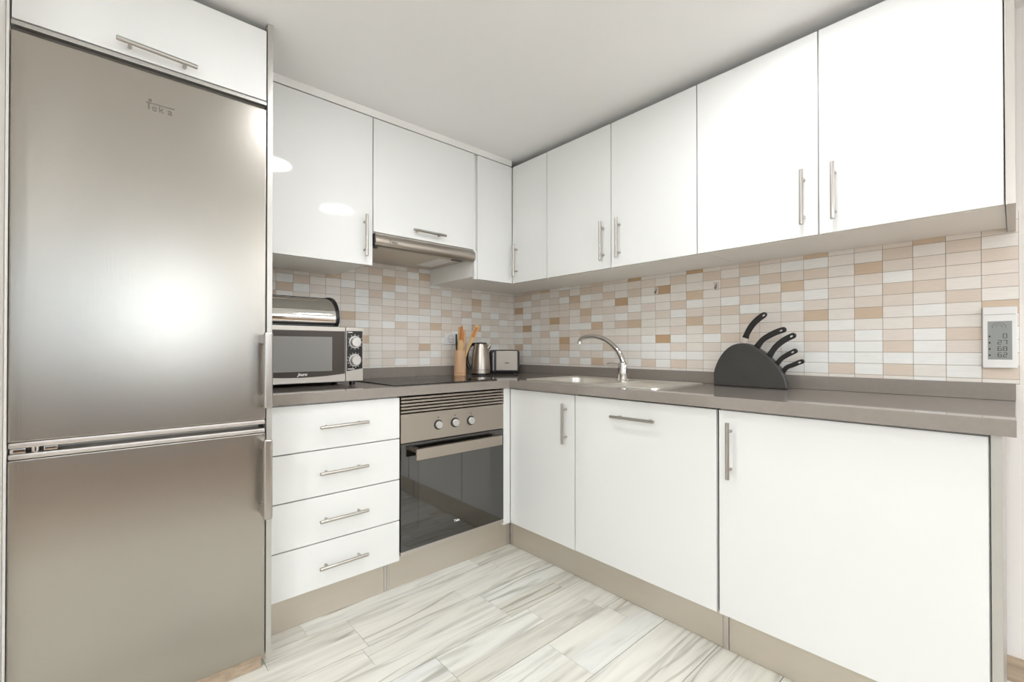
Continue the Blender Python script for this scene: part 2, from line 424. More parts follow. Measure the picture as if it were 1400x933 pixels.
struct('baseboard_right', bm, M['skirting'])
struct('trim_1', B(-1.70, -.412, -.447, -.425, 2.0565, ZC), M['carcass'])

# ---------------------------------------------------------------- dimensions of the fitted furniture
DL, DR = -.4476, -.4096            # front planes of the wall cabinets (left run y, right run x)
ZB, ZT = 1.3958, 2.0537
BL, BR = -.5918, -.5528            # front planes of the base units
NL, NR = (0, -1, 0), (-1, 0, 0)
g = .0021
def door_y(parent, x0, x1, z0, z1, plane, th=.018, name='door', m=None):
    return obj(name, B(x0 + g, x1 - g, plane, plane + th, z0 + g, z1 - g, .0012), m or M['white_gloss'], parent)
def door_x(parent, y0, y1, z0, z1, plane, th=.018, name='door', m=None):
    return obj(name, B(plane, plane + th, y0 + g, y1 - g, z0 + g, z1 - g, .0012), m or M['white_gloss'], parent)
def carcass(x0, x1, y0, y1, z0, z1):
    return B(x0, x1, y0, y1, z0, z1, .0008)

# ---------------------------------------------------------------- wall cabinets, left run
t = thing('wall_cabinet', 'white gloss wall cabinet with one door between the fridge and the range hood', 'cabinet', (-1.465, -.2, ZTB), 0, 'white gloss wall cabinets')
obj('body', carcass(-1.698, -1.2335, DL + .0185, -.004, ZTB, ZT), M['carcass'], t)
d = door_y(t, -1.698, -1.2324, ZB, ZT, DL)
bar_handle(d, (-1.273, DL - .03, 1.431), (-1.273, DL - .03, 1.611), NL)
t = thing('wall_cabinet', 'white gloss wall cabinet with lift-up door above the range hood', 'cabinet', (-.953, -.2, 1.556), 0, 'white gloss wall cabinets')
obj('body', carcass(-1.2315, -.675, DL + .0185, -.004, 1.556, ZT), M['carcass'], t)
d = door_y(t, -1.2324, -.6738, 1.547, ZT, DL)
bar_handle(d, (-1.046, DL - .03, 1.585), (-.868, DL - .03, 1.5845), NL)
# corner unit: L-shaped body, two doors that meet in the corner
t = thing('corner_wall_cabinet', 'white gloss corner wall cabinet with two narrow doors meeting at the inner corner', 'cabinet', (-.3, -.3, ZTB))
bm = nb()
box(bm, -.6730, -.004, DL + .0185, -.004, ZTB, ZT, .0008); box(bm, DR + .0185, -.004, -.7165, DL + .019, ZTB, ZT, .0008)
obj('body', bm, M['carcass'], t)
obj('edge_panel', B(-.6735, -.655, DL + .004, DL + .018, ZB, 1.545, .0008), M['white_gloss'], t)
door_y(t, -.656, DR - .001, ZB, ZT, DL)
d = door_x(t, -.7169, DL - .0005, ZB, ZT, DR)
bar_handle(d, (DR - .03, -.489, 1.432), (DR - .03, -.489, 1.609), NR)
# right run: two double-door units
for lab, ys, hs in (('white gloss double-door wall cabinet above the sink, next to the corner cabinet', (-.7169, -1.1166, -1.5163), (-1.077, -1.164)),
                    ('white gloss double-door wall cabinet above the knife block, at the right', (-1.5163, -1.9162, -2.3180), (-1.8755, -1.9595))):
    t = thing('wall_cabinet', lab, 'cabinet', (-.2, ys[1], ZTB), 0, 'white gloss wall cabinets')
    obj('body', carcass(DR + .0185, -.004, ys[2] + .0008, ys[0] - .0008, ZTB, ZT), M['carcass'], t)
    for a, b, h in ((ys[1], ys[0], hs[0]), (ys[2], ys[1], hs[1])):
        d = door_x(t, a, b, ZB, ZT, DR)
        bar_handle(d, (DR - .03, h, 1.432), (DR - .03, h, 1.6105), NR)
tag(obj('end_panel', B(DR - .0005, -.004, -2.3365, -2.3188, ZB + .0005, ZC - .002, .0008), M['grey_panel']), 'grey end panel closing the wall cabinets at the far right', 'panel')

# ---------------------------------------------------------------- range hood
t = thing('range_hood', 'slim stainless steel pull-out range hood under the lift-up cabinet', 'range hood', (-.953, -.2, 1.49))
obj('body', B(-1.2295, -.6755, DL + .012, -.006, 1.499, 1.5545, .001), M['grey_panel'], t)
prof = [(-.458 + .016, 1.4865)] + [(-.442 - .017 * math.sin(a), 1.5135 - .027 * math.cos(a)) for a in [PI * q / 12 for q in range(13)]] + [(-.442, 1.5405)]
prof = [(-.425, 1.4865)] + prof[1:-1] + [(-.425, 1.5405)]
bm = nb(); prism(bm, prof, lambda a, b, s: (s, a, b), -1.2245, -.6765)
v = obj('visor', bm, M['steel'], t)
obj('end_cap', B(-1.2305, -1.2247, -.456, -.425, 1.4865, 1.5405, .001), M['black'], v)
bm = nb(); box(bm, -1.20, -.70, -.40, -.06, 1.4965, 1.5, .0008)
f = obj('grease_filter', bm, M['plinth'], t)
bm = nb(); box(bm, -.83, -.735, -.34, -.12, 1.4945, 1.4968, .0008); obj('lamp_cover', bm, M['plastic_white'], t)
bm = nb(); box(bm, -.79, -.73, -.40, -.425, 1.4845, 1.499, .001); obj('switch', bm, M['black'], t)
bm = nb(); box(bm, -1.222, -1.208, -.445, -.425, 1.478, 1.4875, .001); obj('switch', bm, M['black'], t)
bm = nb(); text_bm(bm, 'Teka', .022, Matrix.Translation((-1.141, -.4595, 1.5125)) @ FACE_Y, bold=.0004); obj('logo', bm, M['print_grey'], v)

# ---------------------------------------------------------------- refrigerator and what stands around it
FX0, FX1, FY = -2.276, -1.7190, -.721
t = thing('refrigerator', 'tall brushed stainless steel fridge freezer with two doors at the left', 'refrigerator', ((FX0 + FX1) / 2, -.36, 0))
obj('body', B(FX0 + .006, FX1 - .006, FY + .062, -.03, .05, 1.80, .003), M['grey_panel'], t)
obj('plinth', B(FX0 + .006, FX1 - .006, -.700, -.64, 0.001, .0499, .001), M['skirting'], t)
def fridge_door(z0, z1, ztrim, hz0, hz1):
    d = obj('door', B(FX0, FX1, FY, FY + .056, z0, z1, .004), M['fridge'], t)
    obj('trim', B(FX0 + .001, FX1 - .001, FY + .001, FY + .055, ztrim[0], ztrim[1], .003), M['fridge_trim'], d)
    bm = nb()
    x0, x1 = -1.738, -1.7125
    box(bm, x0, x1, FY - .064, FY - .047, hz0, hz1, .006, seg=3)
    for za, zb in ((hz0 + .006, hz0 + .036), (hz1 - .036, hz1 - .006)): box(bm, x0 + .001, x1 - .004, FY - .05, FY + .002, za, zb, .003)
    obj('handle', bm, M['handle'], d)
    return d
d = fridge_door(.8045, 1.8055, (.7895, .8040), .846, 1.0835)
# maker's mark: long bar over the letters, dot above
bm = nb(); s = -.0006
xr = lambda q: -2.021 + q
box(bm, -2.0215, -1.958, FY - .0006, FY + .001, 1.7185, 1.7215)
cyl(bm, (-2.0125, FY + .001, 1.7275), (-2.0125, FY - .0006, 1.7275), .0042, n=16)
box(bm, -2.0175, -2.0135, FY - .0006, FY + .001, 1.7015, 1.7185)
for ch, x in (('e', -2.0035), ('k', -1.9885), ('a', -1.9685)):
    text_bm(bm, ch, .0275, Matrix.Translation((x, FY - .0004, 1.7085)) @ FACE_Y)
obj('logo', bm, M['print_grey'], d)
d2 = fridge_door(.052, .7620, (.7625, .7760), .500, .7495)
bm = nb(); box(bm, FX0 + .003, FX0 + .03, FY + .006, FY + .03, .7765, .7885, .002); cyl(bm, (FX0 + .045, FY + .02, .7765), (FX0 + .045, FY + .02, .789), .009); box(bm, FX0 + .06, FX0 + .085, FY + .008, FY + .03, .778, .788, .002)
obj('hinge', bm, M['chrome'], t)
# cabinet above it
t = thing('overhead_cabinet', 'white gloss cabinet with horizontal bar handle above the fridge', 'cabinet', (-2.0, -.36, 1.8195))
obj('body', carcass(FX0, FX1 - .0005, FY + .0195, -.004, 1.8195, 2.06), M['carcass'], t)
d = door_y(t, FX0, FX1 + .001, 1.8315, 2.0615, FY)
bar_handle(d, (-2.085, FY - .03, 1.8567), (-1.907, FY - .03, 1.8500), NL)
obj('shelf_edge', B(FX0 + .001, FX1, FY + .0005, FY + .019, 1.8188, 1.8300, .001), M['alu'], t)
t = thing('tall_side_panel', 'tall grey panel standing between the fridge and the drawers', 'panel', (-1.708, -.36, 0), 0, 'tall side panels of the fridge')
obj('panel', B(-1.7165, -1.7005, FY, -.004, .048, ZC - .001, .001), M['alu'], t)
obj('foot', B(-1.716, -1.701, -.66, -.03, 0.001, .0478, .001), M['plinth'], t)
t = thing('tall_side_panel', 'narrow white panel between the fridge and the wall at the left edge', 'panel', (-2.28, -.36, 0), 0, 'tall side panels of the fridge')
obj('panel', B(-2.2832, -2.2775, FY + .004, -.004, 0.001, ZC - .001, .001), M['carcass'], t)

# ---------------------------------------------------------------- base units, left run
ZCT, ZCB = .8705, .8315
t = thing('drawer_unit', 'white base unit of four drawers between the fridge and the oven', 'drawers', (-1.44, -.3, .13))
obj('body', carcass(-1.699, -1.180, BL + .0195, -.006, .134, .829), M['carcass'], t)
for (z0, z1), (h0, h1) in zip(((.6515, .8265), (.4785, .6515), (.3055, .4785), (.1335, .3055)), ((.739, .742), (.5675, .5685), (.3905, .3925), (.2165, .219))):
    d = door_y(t, -1.699, -1.1765, z0, z1, BL, name='drawer')
    bar_handle(d, (-1.5135, BL - .03, h0), (-1.3265, BL - .03, h1), NL)
t = thing('oven', 'built-in stainless steel oven with dark glass door under the hob', 'oven', (-.886, -.3, .13))
OX0, OX1 = -1.1725, -.6005
obj('body', B(OX0 + .01, OX1 - .01, BL + .03, -.03, .15, .822, .002), M['dark_gap'], t)
bm = nb()
for i in range(5):
    z = .7570 + i * .0143
    prism(bm, [(BL + .004, z - .002), (BL - .004, z), (BL - .004, z + .0078), (BL + .010, z + .0105), (BL + .016, z + .0095), (BL + .006, z + .0055)], lambda a, b, s: (s, a, b), OX0, OX1)
obj('ventilation_grille', bm, M['steel'], t)
cp = obj('control_panel', B(OX0, OX1, BL - .001, BL + .03, .6265, .7505, .0015), M['steel'], t)
for x in (-.987, -.896, -.8055):
    bm = nb(); cyl(bm, (x, BL, .6885), (x, BL - .014, .6885), .0178, .0168, n=28, bev=.0015); kn = obj('knob', bm, M['silver_knob'], cp)
    bm = nb(); cyl(bm, (x, BL, .6885), (x, BL - .0035, .6885), .0222, n=28); obj('ring', bm, M['black'], kn)
    bm = nb(); cyl(bm, (x, BL, .722), (x, BL - .0014, .722), .0035, n=12); obj('symbol', bm, M['print_grey'], cp)
d = obj('door', B(OX0, OX1, BL - .002, BL + .028, .1665, .6235, .0015), M['oven_glass'], t)
obj('window', B(-1.087, -.689, BL - .0026, BL, .252, .565, .0002), M['oven_window'], d)
bm = nb(); hy = BL - .052
box(bm, -1.1255, -.6495, hy, hy + .010, .5575, .6045, .0015)
box(bm, -1.1255, -.6495, hy + .006, hy + .020, .5985, .6045, .001)
for xa in (-1.1255, -.6745): box(bm, xa, xa + .025, hy + .006, BL + .001, .590, .6045, .001)
obj('handle', bm, M['steel'], d)
obj('bottom_trim', B(OX0, OX1, BL - .001, BL + .02, .1495, .1655, .001), M['fridge_trim'], t)
bm = nb(); text_bm(bm, 'Teka', .016, Matrix.Translation((-.887, BL - .0022, .233)) @ FACE_Y, bold=.0004); obj('logo', bm, M['print_white'], d)
tag(obj('corner_post', B(-.5985, BR - .0006, BL, BL + .05, .1335, .829, .0008), M['white_gloss']), 'narrow white filler post between the oven and the inner corner', 'panel')

# ---------------------------------------------------------------- base units, right run
t = thing('base_cabinet', 'white base cabinet with narrow door next to the oven corner', 'cabinet', (-.28, -.8, .13), 0, 'white base cabinets')
obj('body', carcass(BR + .0195, -.006, -1.0235, -.55, .134, .690), M['carcass'], t)
obj('rail', carcass(BR + .0195, BR + .037, -1.0235, -.55, .6905, .829), M['carcass'], t)
d = door_x(t, -1.0245, BL - .001, .1335, .8265, BR); bar_handle(d, (BR - .03, -.976, .603), (BR - .03, -.976, .786), NR)
t = thing('integrated_dishwasher', 'white-fronted appliance with horizontal bar handle under the drainer', 'dishwasher', (-.28, -1.34, .13))
obj('body', carcass(BR + .0195, -.006, -1.654, -1.0262, .134, .829), M['dark_gap'], t)
d = door_x(t, -1.6535, -1.0260, .1335, .8265, BR, name='front_panel'); bar_handle(d, (BR - .032, -1.234, .7565), (BR - .032, -1.435, .7575), NR, .032)
t = thing('base_cabinet', 'wide white base cabinet at the right end of the worktop', 'cabinet', (-.28, -1.97, .13), 0, 'white base cabinets')
obj('body', carcass(BR + .0195, -.006, -2.292, -1.6585, .134, .829), M['carcass'], t)
d = door_x(t, -2.292, -1.6585, .1335, .8265, BR); bar_handle(d, (BR - .03, -1.7, .601), (BR - .03, -1.7, .788), NR)
tag(obj('end_panel', B(BR + .0005, -.012, -2.3122, -2.2935, .0012, .8305, .001), M['alu']), 'grey end panel closing the base cabinets at the right', 'panel')
# kickboards
def kick(label, b, joints):
    o = tag(obj('kickboard', b, M['plinth']), label, 'kickboard', 'metal kickboards along the floor')
    for j in joints: obj('joint_strip', j, M['fridge_trim'], o)
PL, PR = -.5462, -.5135
kick('grey metal kickboard under the drawers', B(-1.699, -1.2262, PL, PL + .016, .0012, .1325, .001), [B(-1.2260, -1.2135, PL - .0012, PL + .014, .0012, .1325, .001)])
kick('grey metal kickboard under the oven', B(-1.1995, -.5150, PL, PL + .016, .0012, .1325, .001), [B(-1.2125, -1.2000, PL - .0012, PL + .014, .0012, .1325, .001), B(-.5405, -.5225, PL - .0016, PL - .0002, .0012, .1325, .0004)])
kick('long grey metal kickboard under the sink and dishwasher', B(PR, PR + .016, -1.655, PL - .0006, .0012, .1325, .001), [B(PR - .0016, PR - .0002, PL - .026, PL - .003, .0012, .1325, .0004), B(PR - .0012, PR + .014, -1.675, -1.6560, .0012, .1325, .001)])
kick('grey metal kickboard under the wide right-hand base cabinet', B(PR, PR + .016, -2.2925, -1.6765, .0012, .1325, .001), [])

# ---------------------------------------------------------------- worktop with upstand, hole for the sink
CL, CR, YE = -.6097, -.5754, -2.3346
SX0, SX1, SY0, SY1 = -.494, -.075, -1.395, -.632
t = thing('worktop', 'grey-brown polished stone worktop running round the corner', 'countertop', (-.4, -.6, ZCB))
bm = nb(); e = .0018
hx0, hx1, hy0, hy1 = SX0 + .012, SX1 - .012, SY0 + .012, SY1 - .012
def slab(pts_out, holes): pass
xs = [-1.6995, CR, hx0, hx1, -.004]; ys = [YE, hy0, hy1, CL, -.004]
vv = {}
def V(i, j, z): return vv.setdefault((i, j, z), bm.verts.new((xs[i], ys[j], z)))
cells = set()
for i in range(4):
    for j in range(4):
        if i == 0 and j < 3: continue
        if i == 2 and j == 1: continue
        cells.add((i, j))
for i, j in cells:
    bm.faces.new((V(i, j, ZCT), V(i + 1, j, ZCT), V(i + 1, j + 1, ZCT), V(i, j + 1, ZCT)))
    bm.faces.new((V(i, j, ZCB), V(i, j + 1, ZCB), V(i + 1, j + 1, ZCB), V(i + 1, j, ZCB)))
    for (di, dj), (a, b) in {(-1, 0): ((i, j + 1), (i, j)), (1, 0): ((i + 1, j), (i + 1, j + 1)), (0, -1): ((i, j), (i + 1, j)), (0, 1): ((i + 1, j + 1), (i, j + 1))}.items():
        if (i + di, j + dj) not in cells:
            bm.faces.new((V(*a, ZCB), V(*b, ZCB), V(*b, ZCT), V(*a, ZCT)))
bmesh.ops.recalc_face_normals(bm, faces=bm.faces)
es = [q for q in bm.edges if len(q.link_faces) == 2 and q.calc_face_angle(0) > 1 and abs(q.verts[0].co.z - q.verts[1].co.z) < .001 and q.verts[0].co.z > .85]
bmesh.ops.bevel(bm, geom=es, offset=.0016, segments=2, affect='EDGES', profile=.5)
obj('slab', bm, M['stone'], t)
obj('upstand', B(-1.6995, -.0185, -.018, -.0036, ZCT + .0002, .9275, .0012), M['stone'], t)
obj('upstand', B(-.018, -.0036, YE, -.0036, ZCT + .0002, .9240, .0012), M['stone'], t)

# ---------------------------------------------------------------- hob
t = thing('hob', 'black glass ceramic hob set in the worktop above the oven', 'hob', (-.895, -.31, ZCT))
obj('glass', B(-1.181, -.606, -.553, -.06, ZCT + .0004, ZCT + .0048, .0016), M['hob_glass'], t)
for x, y, r in ((-1.04, -.42, .09), (-1.04, -.18, .075), (-.75, -.42, .07), (-.75, -.18, .09)):
    bm = nb(); lathe(bm, (x, y, ZCT), [(r - .0012, .00475), (r - .0012, .0051), (r, .0051), (r, .00475)], 48); obj('cooking_zone', bm, M['print_grey'], t)

# ---------------------------------------------------------------- sink and tap
def rrect(x0, x1, y0, y1, r, n=6):
    out = []
    for cx, cy, a0 in ((x1 - r, y1 - r, 0), (x0 + r, y1 - r, 90), (x0 + r, y0 + r, 180), (x1 - r, y0 + r, 270)):
        for k in range(n + 1):
            a = math.radians(a0 + 90 * k / n); out.append((cx + r * math.cos(a), cy + r * math.sin(a)))
    return out
def ring_strip(bm, A, Bv):
    n = len(A)
    for k in range(n): bm.faces.new((A[k], A[(k + 1) % n], Bv[(k + 1) % n], Bv[k]))
t = thing('sink', 'stainless steel inset sink with one bowl and a drainer', 'sink', (-.28, -1.0, ZCT))
bm = nb(); ZS = ZCT + .0045; RD = .0058
def vl(pts, z): return [bm.verts.new((a, b, z)) for a, b in pts]
def loop_edges(vs): return [bm.edges.get((vs[i], vs[(i + 1) % len(vs)])) or bm.edges.new((vs[i], vs[(i + 1) % len(vs)])) for i in range(len(vs))]
o0 = vl(rrect(SX0, SX1, SY0, SY1, .03), ZCT + .0002); o1 = vl(rrect(SX0 + .002, SX1 - .002, SY0 + .002, SY1 - .002, .029), ZS); ring_strip(bm, o0, o1)
o2 = vl(rrect(SX0 + .010, SX1 - .010, SY0 + .010, SY1 - .010, .024), ZS); ring_strip(bm, o1, o2)
o3 = vl(rrect(SX0 + .014, SX1 - .014, SY0 + .014, SY1 - .014, .021), ZS - RD); ring_strip(bm, o2, o3)
bx0, bx1, by0, by1 = SX0 + .026, SX1 - .040, -.985, SY1 - .024
b0 = vl(rrect(bx0, bx1, by0, by1, .075, 8), ZS - RD)
dx0, dx1, dy0, dy1 = SX0 + .04, SX1 - .05, SY0 + .035, -1.075
d0 = vl(rrect(dx0, dx1, dy0, dy1, .03), ZS - RD)
r = bmesh.ops.triangle_fill(bm, use_beauty=True, edges=loop_edges(o3) + loop_edges(b0) + loop_edges(d0))
d1 = vl(rrect(dx0 + .006, dx1 - .006, dy0 + .006, dy1 - .006, .027), ZS - RD - .005); ring_strip(bm, d0, d1); bm.faces.new(d1)
prev = b0
for ins, z, rr in ((.004, -.006, .073), (.007, -.03, .07), (.012, -.13, .066), (.03, -.155, .05), (.06, -.16, .03)):
    c = vl(rrect(bx0 + ins, bx1 - ins, by0 + ins, by1 - ins, rr, 8), ZS + z); ring_strip(bm, prev, c); prev = c
bm.faces.new(prev)
bmesh.ops.recalc_face_normals(bm, faces=bm.faces)
obj('basin', bm, M['sink'], t)
bm = nb(); cyl(bm, ((bx0 + bx1) / 2, (by0 + by1) / 2, ZS - .159), ((bx0 + bx1) / 2, (by0 + by1) / 2, ZS - .155), .04, n=28, bev=.002); obj('drain', bm, M['chrome'], t)
for i in range(6):
    yy = dy0 + .05 + i * (dy1 - dy0 - .1) / 5
    bm = nb(); tube(bm, [(dx0 + .03, yy, ZS - RD - .0048), (dx1 - .03, yy, ZS - RD - .0048)], .004, 10, .5); obj('drainer_rib', bm, M['sink'], t)
t = thing('kitchen_faucet', 'chrome mixer tap with curved swan-neck spout on the sink', 'faucet', (-.192, -1.032, ZS - RD))
bm = nb(); lathe(bm, (-.192, -1.032, ZS - RD + .0004), [(.030, 0), (.030, .004), (.0255, .006), (.0250, .02), (.0265, .06), (.0265, .075), (.0245, .088), (.017, .097), (.004, .099)], 28); obj('tap_body', bm, M['chrome'], t)
pth = smooth_path([(-.192, -1.034, .958), (-.194, -1.026, .985), (-.197, -1.004, 1.022), (-.199, -.968, 1.055), (-.2, -.925, 1.08), (-.2, -.871, 1.0945), (-.2, -.82, 1.0955), (-.2, -.784, 1.090), (-.2, -.7645, 1.079), (-.2, -.7595, 1.064)], 6)
bm = nb(); tube(bm, pth, [.0150 - .0035 * min(1, i / 20) for i in range(len(pth))], 18); cyl(bm, (-.2, -.7595, 1.068), (-.2, -.7593, 1.058), .0128, n=18); obj('spout', bm, M['chrome'], t)
bm = nb(); tube(bm, smooth_path([(-.197, -1.03, .952), (-.21, -1.005, .957), (-.218, -.975, .960), (-.22, -.958, .956)], 5), [.0080] * 4 + [.006] * 12, 12, .7); obj('lever', bm, M['chrome'], t)

# ---------------------------------------------------------------- microwave, bread bin
MY = -.36; MZ0, MZ1 = .887, 1.126; MX0, MX1 = -1.675, -1.238
t = thing('microwave', 'silver microwave oven with two dials beside the fridge', 'microwave', ((MX0 + MX1) / 2, -.2, ZCT))
obj('body', B(MX0, MX1, MY + .018, -.035, MZ0, MZ1, .004), M['mw_body'], t)
# door: silver frame whose lower edge of the glass bows down
def arc(x): 
    u = (x - (-1.51)) / .19; return .0335 - .0115 * (1 - u * u) + 0
d = obj('door', B(MX0, -1.3185, MY - .001, MY + .0175, MZ0, MZ1, .003), M['mw_body'], t)
gx0, gx1 = -1.662, -1.322
pts = [(gx1, MZ1 - .018), (gx0, MZ1 - .018)] + [(gx0 + (gx1 - gx0) * k / 12, MZ0 + arc(gx0 + (gx1 - gx0) * k / 12) + .002) for k in range(13)]
bm = nb(); prism(bm, pts, lambda a, b, s: (a, s, b), MY + .001, MY - .0025); gl = obj('glass', bm, M['mw_glass'], d)
bm = nb(); box(bm, -1.640, -1.3775, MY - .0032, MY - .002, .936, 1.082, .0004); obj('window_mesh_reflection', bm, M['mw_mesh_reflection'], d)
bm = nb(); text_bm(bm, 'Jnuro', .0165, Matrix.Translation((-1.4995, MY - .0032, .924)) @ FACE_Y, shear=.35, bold=.0006); obj('logo', bm, M['print_white'], d)
cpn = obj('control_panel', B(-1.3165, MX1, MY - .001, MY + .0175, MZ0, MZ1, .003), M['mw_body'], t)
bm = nb(); prism(bm, [(-1.313, 1.1105), (-1.313, .932), (-1.243, .9425), (-1.243, 1.1105)], lambda a, b, s: (a, s, b), MY, MY - .0022); face = obj('dial_plate', bm, M['black'], cpn)
for z in (1.061, .980):
    bm = nb(); cyl(bm, (-1.277, MY - .002, z), (-1.277, MY - .006, z), .0285, .0275, n=32); cyl(bm, (-1.277, MY - .005, z), (-1.277, MY - .022, z), .0235, .0215, n=32, bev=.002)
    dl = obj('dial', bm, M['silver_knob'], cpn)
    bm = nb()
    for k in range(11):
        a = math.radians(-150 + 30 * k) if z > 1 else math.radians(-60 - 24 * k)
        c = Vector((-1.277 + .0325 * math.cos(a), MY - .0024, z + .0325 * math.sin(a))); box(bm, c.x - .0016, c.x + .0016, MY - .0027, MY - .002, c.z - .0016, c.z + .0016)
    obj('dial_mark', bm, M['print_white'], cpn)
bm = nb(); box(bm, -1.309, -1.288, MY - .0027, MY - .002, 1.1025, 1.106); obj('caption_mark', bm, M['print_white'], cpn)
bm = nb(); box(bm, -1.309, -1.279, MY - .0027, MY - .002, .9395, .9435); obj('caption_mark', bm, M['print_white'], cpn)
for x in (MX0 + .05, MX1 - .03):
    for yy in (MY + .05, -.09):
        bm = nb(); cyl(bm, (x, yy, ZCT + .0004), (x, yy, MZ0 + .001), .013, n=16); obj('foot', bm, M['black'], t)
t = thing('bread_bin', 'shiny steel roll-top bread bin on top of the microwave', 'bread bin', (-1.5, -.18, MZ1))
def bb_prof(gr=0):
    c = [(-.03 + gr, 1.137 - gr), (-.285, 1.137 - gr)]
    c += [(-.300 - .6 * gr, 1.139 - gr), (-.3105 - gr, 1.147)]
    for k in range(11):
        a = math.radians(-2 + 92 * k / 10); c.append((-.195 - (.1205 + gr) * math.cos(a), 1.165 + (.097 + gr) * math.sin(a) ** 1.0 + 0))
    c += [(-.03 + gr, 1.262 + gr)]
    return c
bm = nb(); prism(bm, bb_prof(), lambda a, b, s: (s, a, b), -1.672, -1.338); obj('shell', bm, M['chrome'], t)
for x0, x1 in ((-1.682, -1.671), (-1.342, -1.329)):
    bm = nb(); prism(bm, bb_prof(.0075), lambda a, b, s: (s, a, b), x0, x1, .0015, 2); obj('end_cap', bm, M['black'], t)
obj('top_trim', B(-1.671, -1.339, -.200, -.192, 1.2618, 1.2655, .001), M['black'], t)
obj('base', B(-1.670, -1.340, -.298, -.03, MZ1 + .0004, 1.1372, .002), M['black'], t)
bm = nb(); tube(bm, [(-1.671, -.262, 1.2445), (-1.339, -.262, 1.2445)], .0022, 8); obj('lid_edge', bm, M['steel'], t)

# ---------------------------------------------------------------- corner: utensil jar, kettle, toaster
RT = Vector((.7445, -.6676, 0)); FW = Vector((.6676, .7445, 0))
JC = Vector((-.542, -.130, ZCT)); PX = 1 / 226.0
t = thing('utensil_holder', 'round bamboo utensil holder in front of the wall socket', 'utensil holder', JC)
bm = nb(); R = .0355; H = .150
lathe(bm, JC, [(R - .002, .0006), (R, .003), (R, H - .002), (R - .001, H), (R - .006, H), (R - .006, .012), (.002, .010)], 36, close=False)
bm.faces.new([v for v in bm.verts if abs(v.co.z - JC.z - .0006) < 1e-5][::-1])
obj('cup', bm, M['bamboo'], t)
bm = nb(); lathe(bm, JC, [(R + .0002, .016), (R + .0006, .0165), (R + .0006, .018), (R + .0002, .0185)], 36); obj('node_ring', bm, M['wood_orange'], t)
def utensil(name, label, pts, widths, mt, th=.006, depth=0, inset=None, stem=None):
    """flat wooden tool: pts in photo-like offsets (right, up) in metres from the holder's base"""
    P = [JC + RT * a + Vector((0, 0, b)) + FW * depth for a, b in pts]
    P = smooth_path(P, 5); n = len(P)
    wd = []
    for i in range(n):
        f = i / (n - 1) * (len(widths) - 1); k = min(int(f), len(widths) - 2); wd.append(widths[k] + (widths[k + 1] - widths[k]) * (f - k))
    def body(i0, i1, sc, thk, off):
        bm = nb(); rings = []
        for i in range(i0, i1):
            d = (P[min(i + 1, n - 1)] - P[max(i - 1, 0)]).normalized(); side = d.cross(FW).normalized()
            c = P[i] + FW * off
            w_ = wd[i] * sc
            rings.append([bm.verts.new(c + side * math.cos(q) * w_ + FW * math.sin(q) * thk) for q in [2 * PI * j / 14 for j in range(14)]])
        for a, b in zip(rings, rings[1:]):
            for j in range(14): bm.faces.new((a[j], a[(j + 1) % 14], b[(j + 1) % 14], b[j]))
        bm.faces.new(rings[0][::-1]); bm.faces.new(rings[-1]); bmesh.ops.recalc_face_normals(bm, faces=bm.faces); return bm
    tt = thing(name, label, 'cooking utensil', P[0], 0, 'utensils in the bamboo holder')
    obj('shaft', body(0, n, 1, th / 2, 0), mt, tt)
    if inset: obj('blade_face', body(int(n * inset), n - 1, .62, th / 2 + .0012, -.0006), M['wood_orange'], tt)
    return tt
utensil('wooden_spatula', 'wooden spatula with orange blade leaning right towards the kettle', [(.004, .016), (.035, .13), (.066, .21), (.105, .300)], [.0055, .006, .008, .015, .0135], M['wood_light'], depth=.012, inset=.72)
utensil('wooden_spatula', 'upright wooden spatula with orange-brown blade in the middle of the holder', [(-.006, .016), (.002, .12), (.008, .2), (.010, .296)], [.005, .006, .011, .013, .006], M['wood_orange'], depth=.003, inset=.5)
utensil('wooden_spatula', 'pale wooden spatula with straight edge at the left of the holder', [(-.012, .018), (-.012, .12), (-.009, .2), (-.005, .29)], [.005, .006, .007, .007, .006], M['wood_light'], depth=.016)
utensil('wooden_fork', 'short dark-edged wooden stirrer between the two orange blades', [(.004, .02), (.012, .12), (.022, .19), (.025, .275)], [.005, .006, .009, .010, .006], M['bamboo'], depth=.021)
utensil('wooden_spoon', 'pale bamboo spoon with wide bowl at the front of the holder', [(-.003, .02), (.0, .1), (.004, .15), (.006, .19), (.006, .212)], [.006, .009, .016, .018, .009], M['wood_light'], th=.007, depth=-.021)
utensil('ladle', 'black utensil handle sticking out at the left of the holder', [(-.012, .02), (-.018, .12), (-.0235, .2), (-.0245, .248)], [.004, .0045, .006, .006, .005], M['black'], depth=.02)

KC = Vector((-.402, -.150, ZCT))
t = thing('electric_kettle', 'brushed steel electric kettle with black handle in the corner', 'kettle', KC)
bm = nb(); lathe(bm, KC, [(.058, .0006), (.060, .002), (.060, .0075), (.0575, .0095)], 40); obj('power_base', bm, M['black'], t)
bm = nb(); lathe(bm, KC, [(.0575, .0100), (.0585, .012), (.0585, .0315), (.0575, .0335), (.0575, .0345), (.0580, .036), (.0555, .085), (.0505, .13), (.0445, .17), (.0405, .187), (.0385, .190)], 48); obj('jug', bm, M['steel'], t)
for z0 in (.009, .0315):
    bm = nb(); lathe(bm, KC, [(.0570, z0), (.0590, z0 + .0004), (.0590, z0 + .0024), (.0570, z0 + .0028)], 40); obj('band', bm, M['black'], t)
bm = nb(); lathe(bm, KC, [(.0385, .1895), (.0385, .193), (.034, .197), (.012, .199), (.002, .1995)], 36); obj('lid', bm, M['black'], t)
bm = nb()
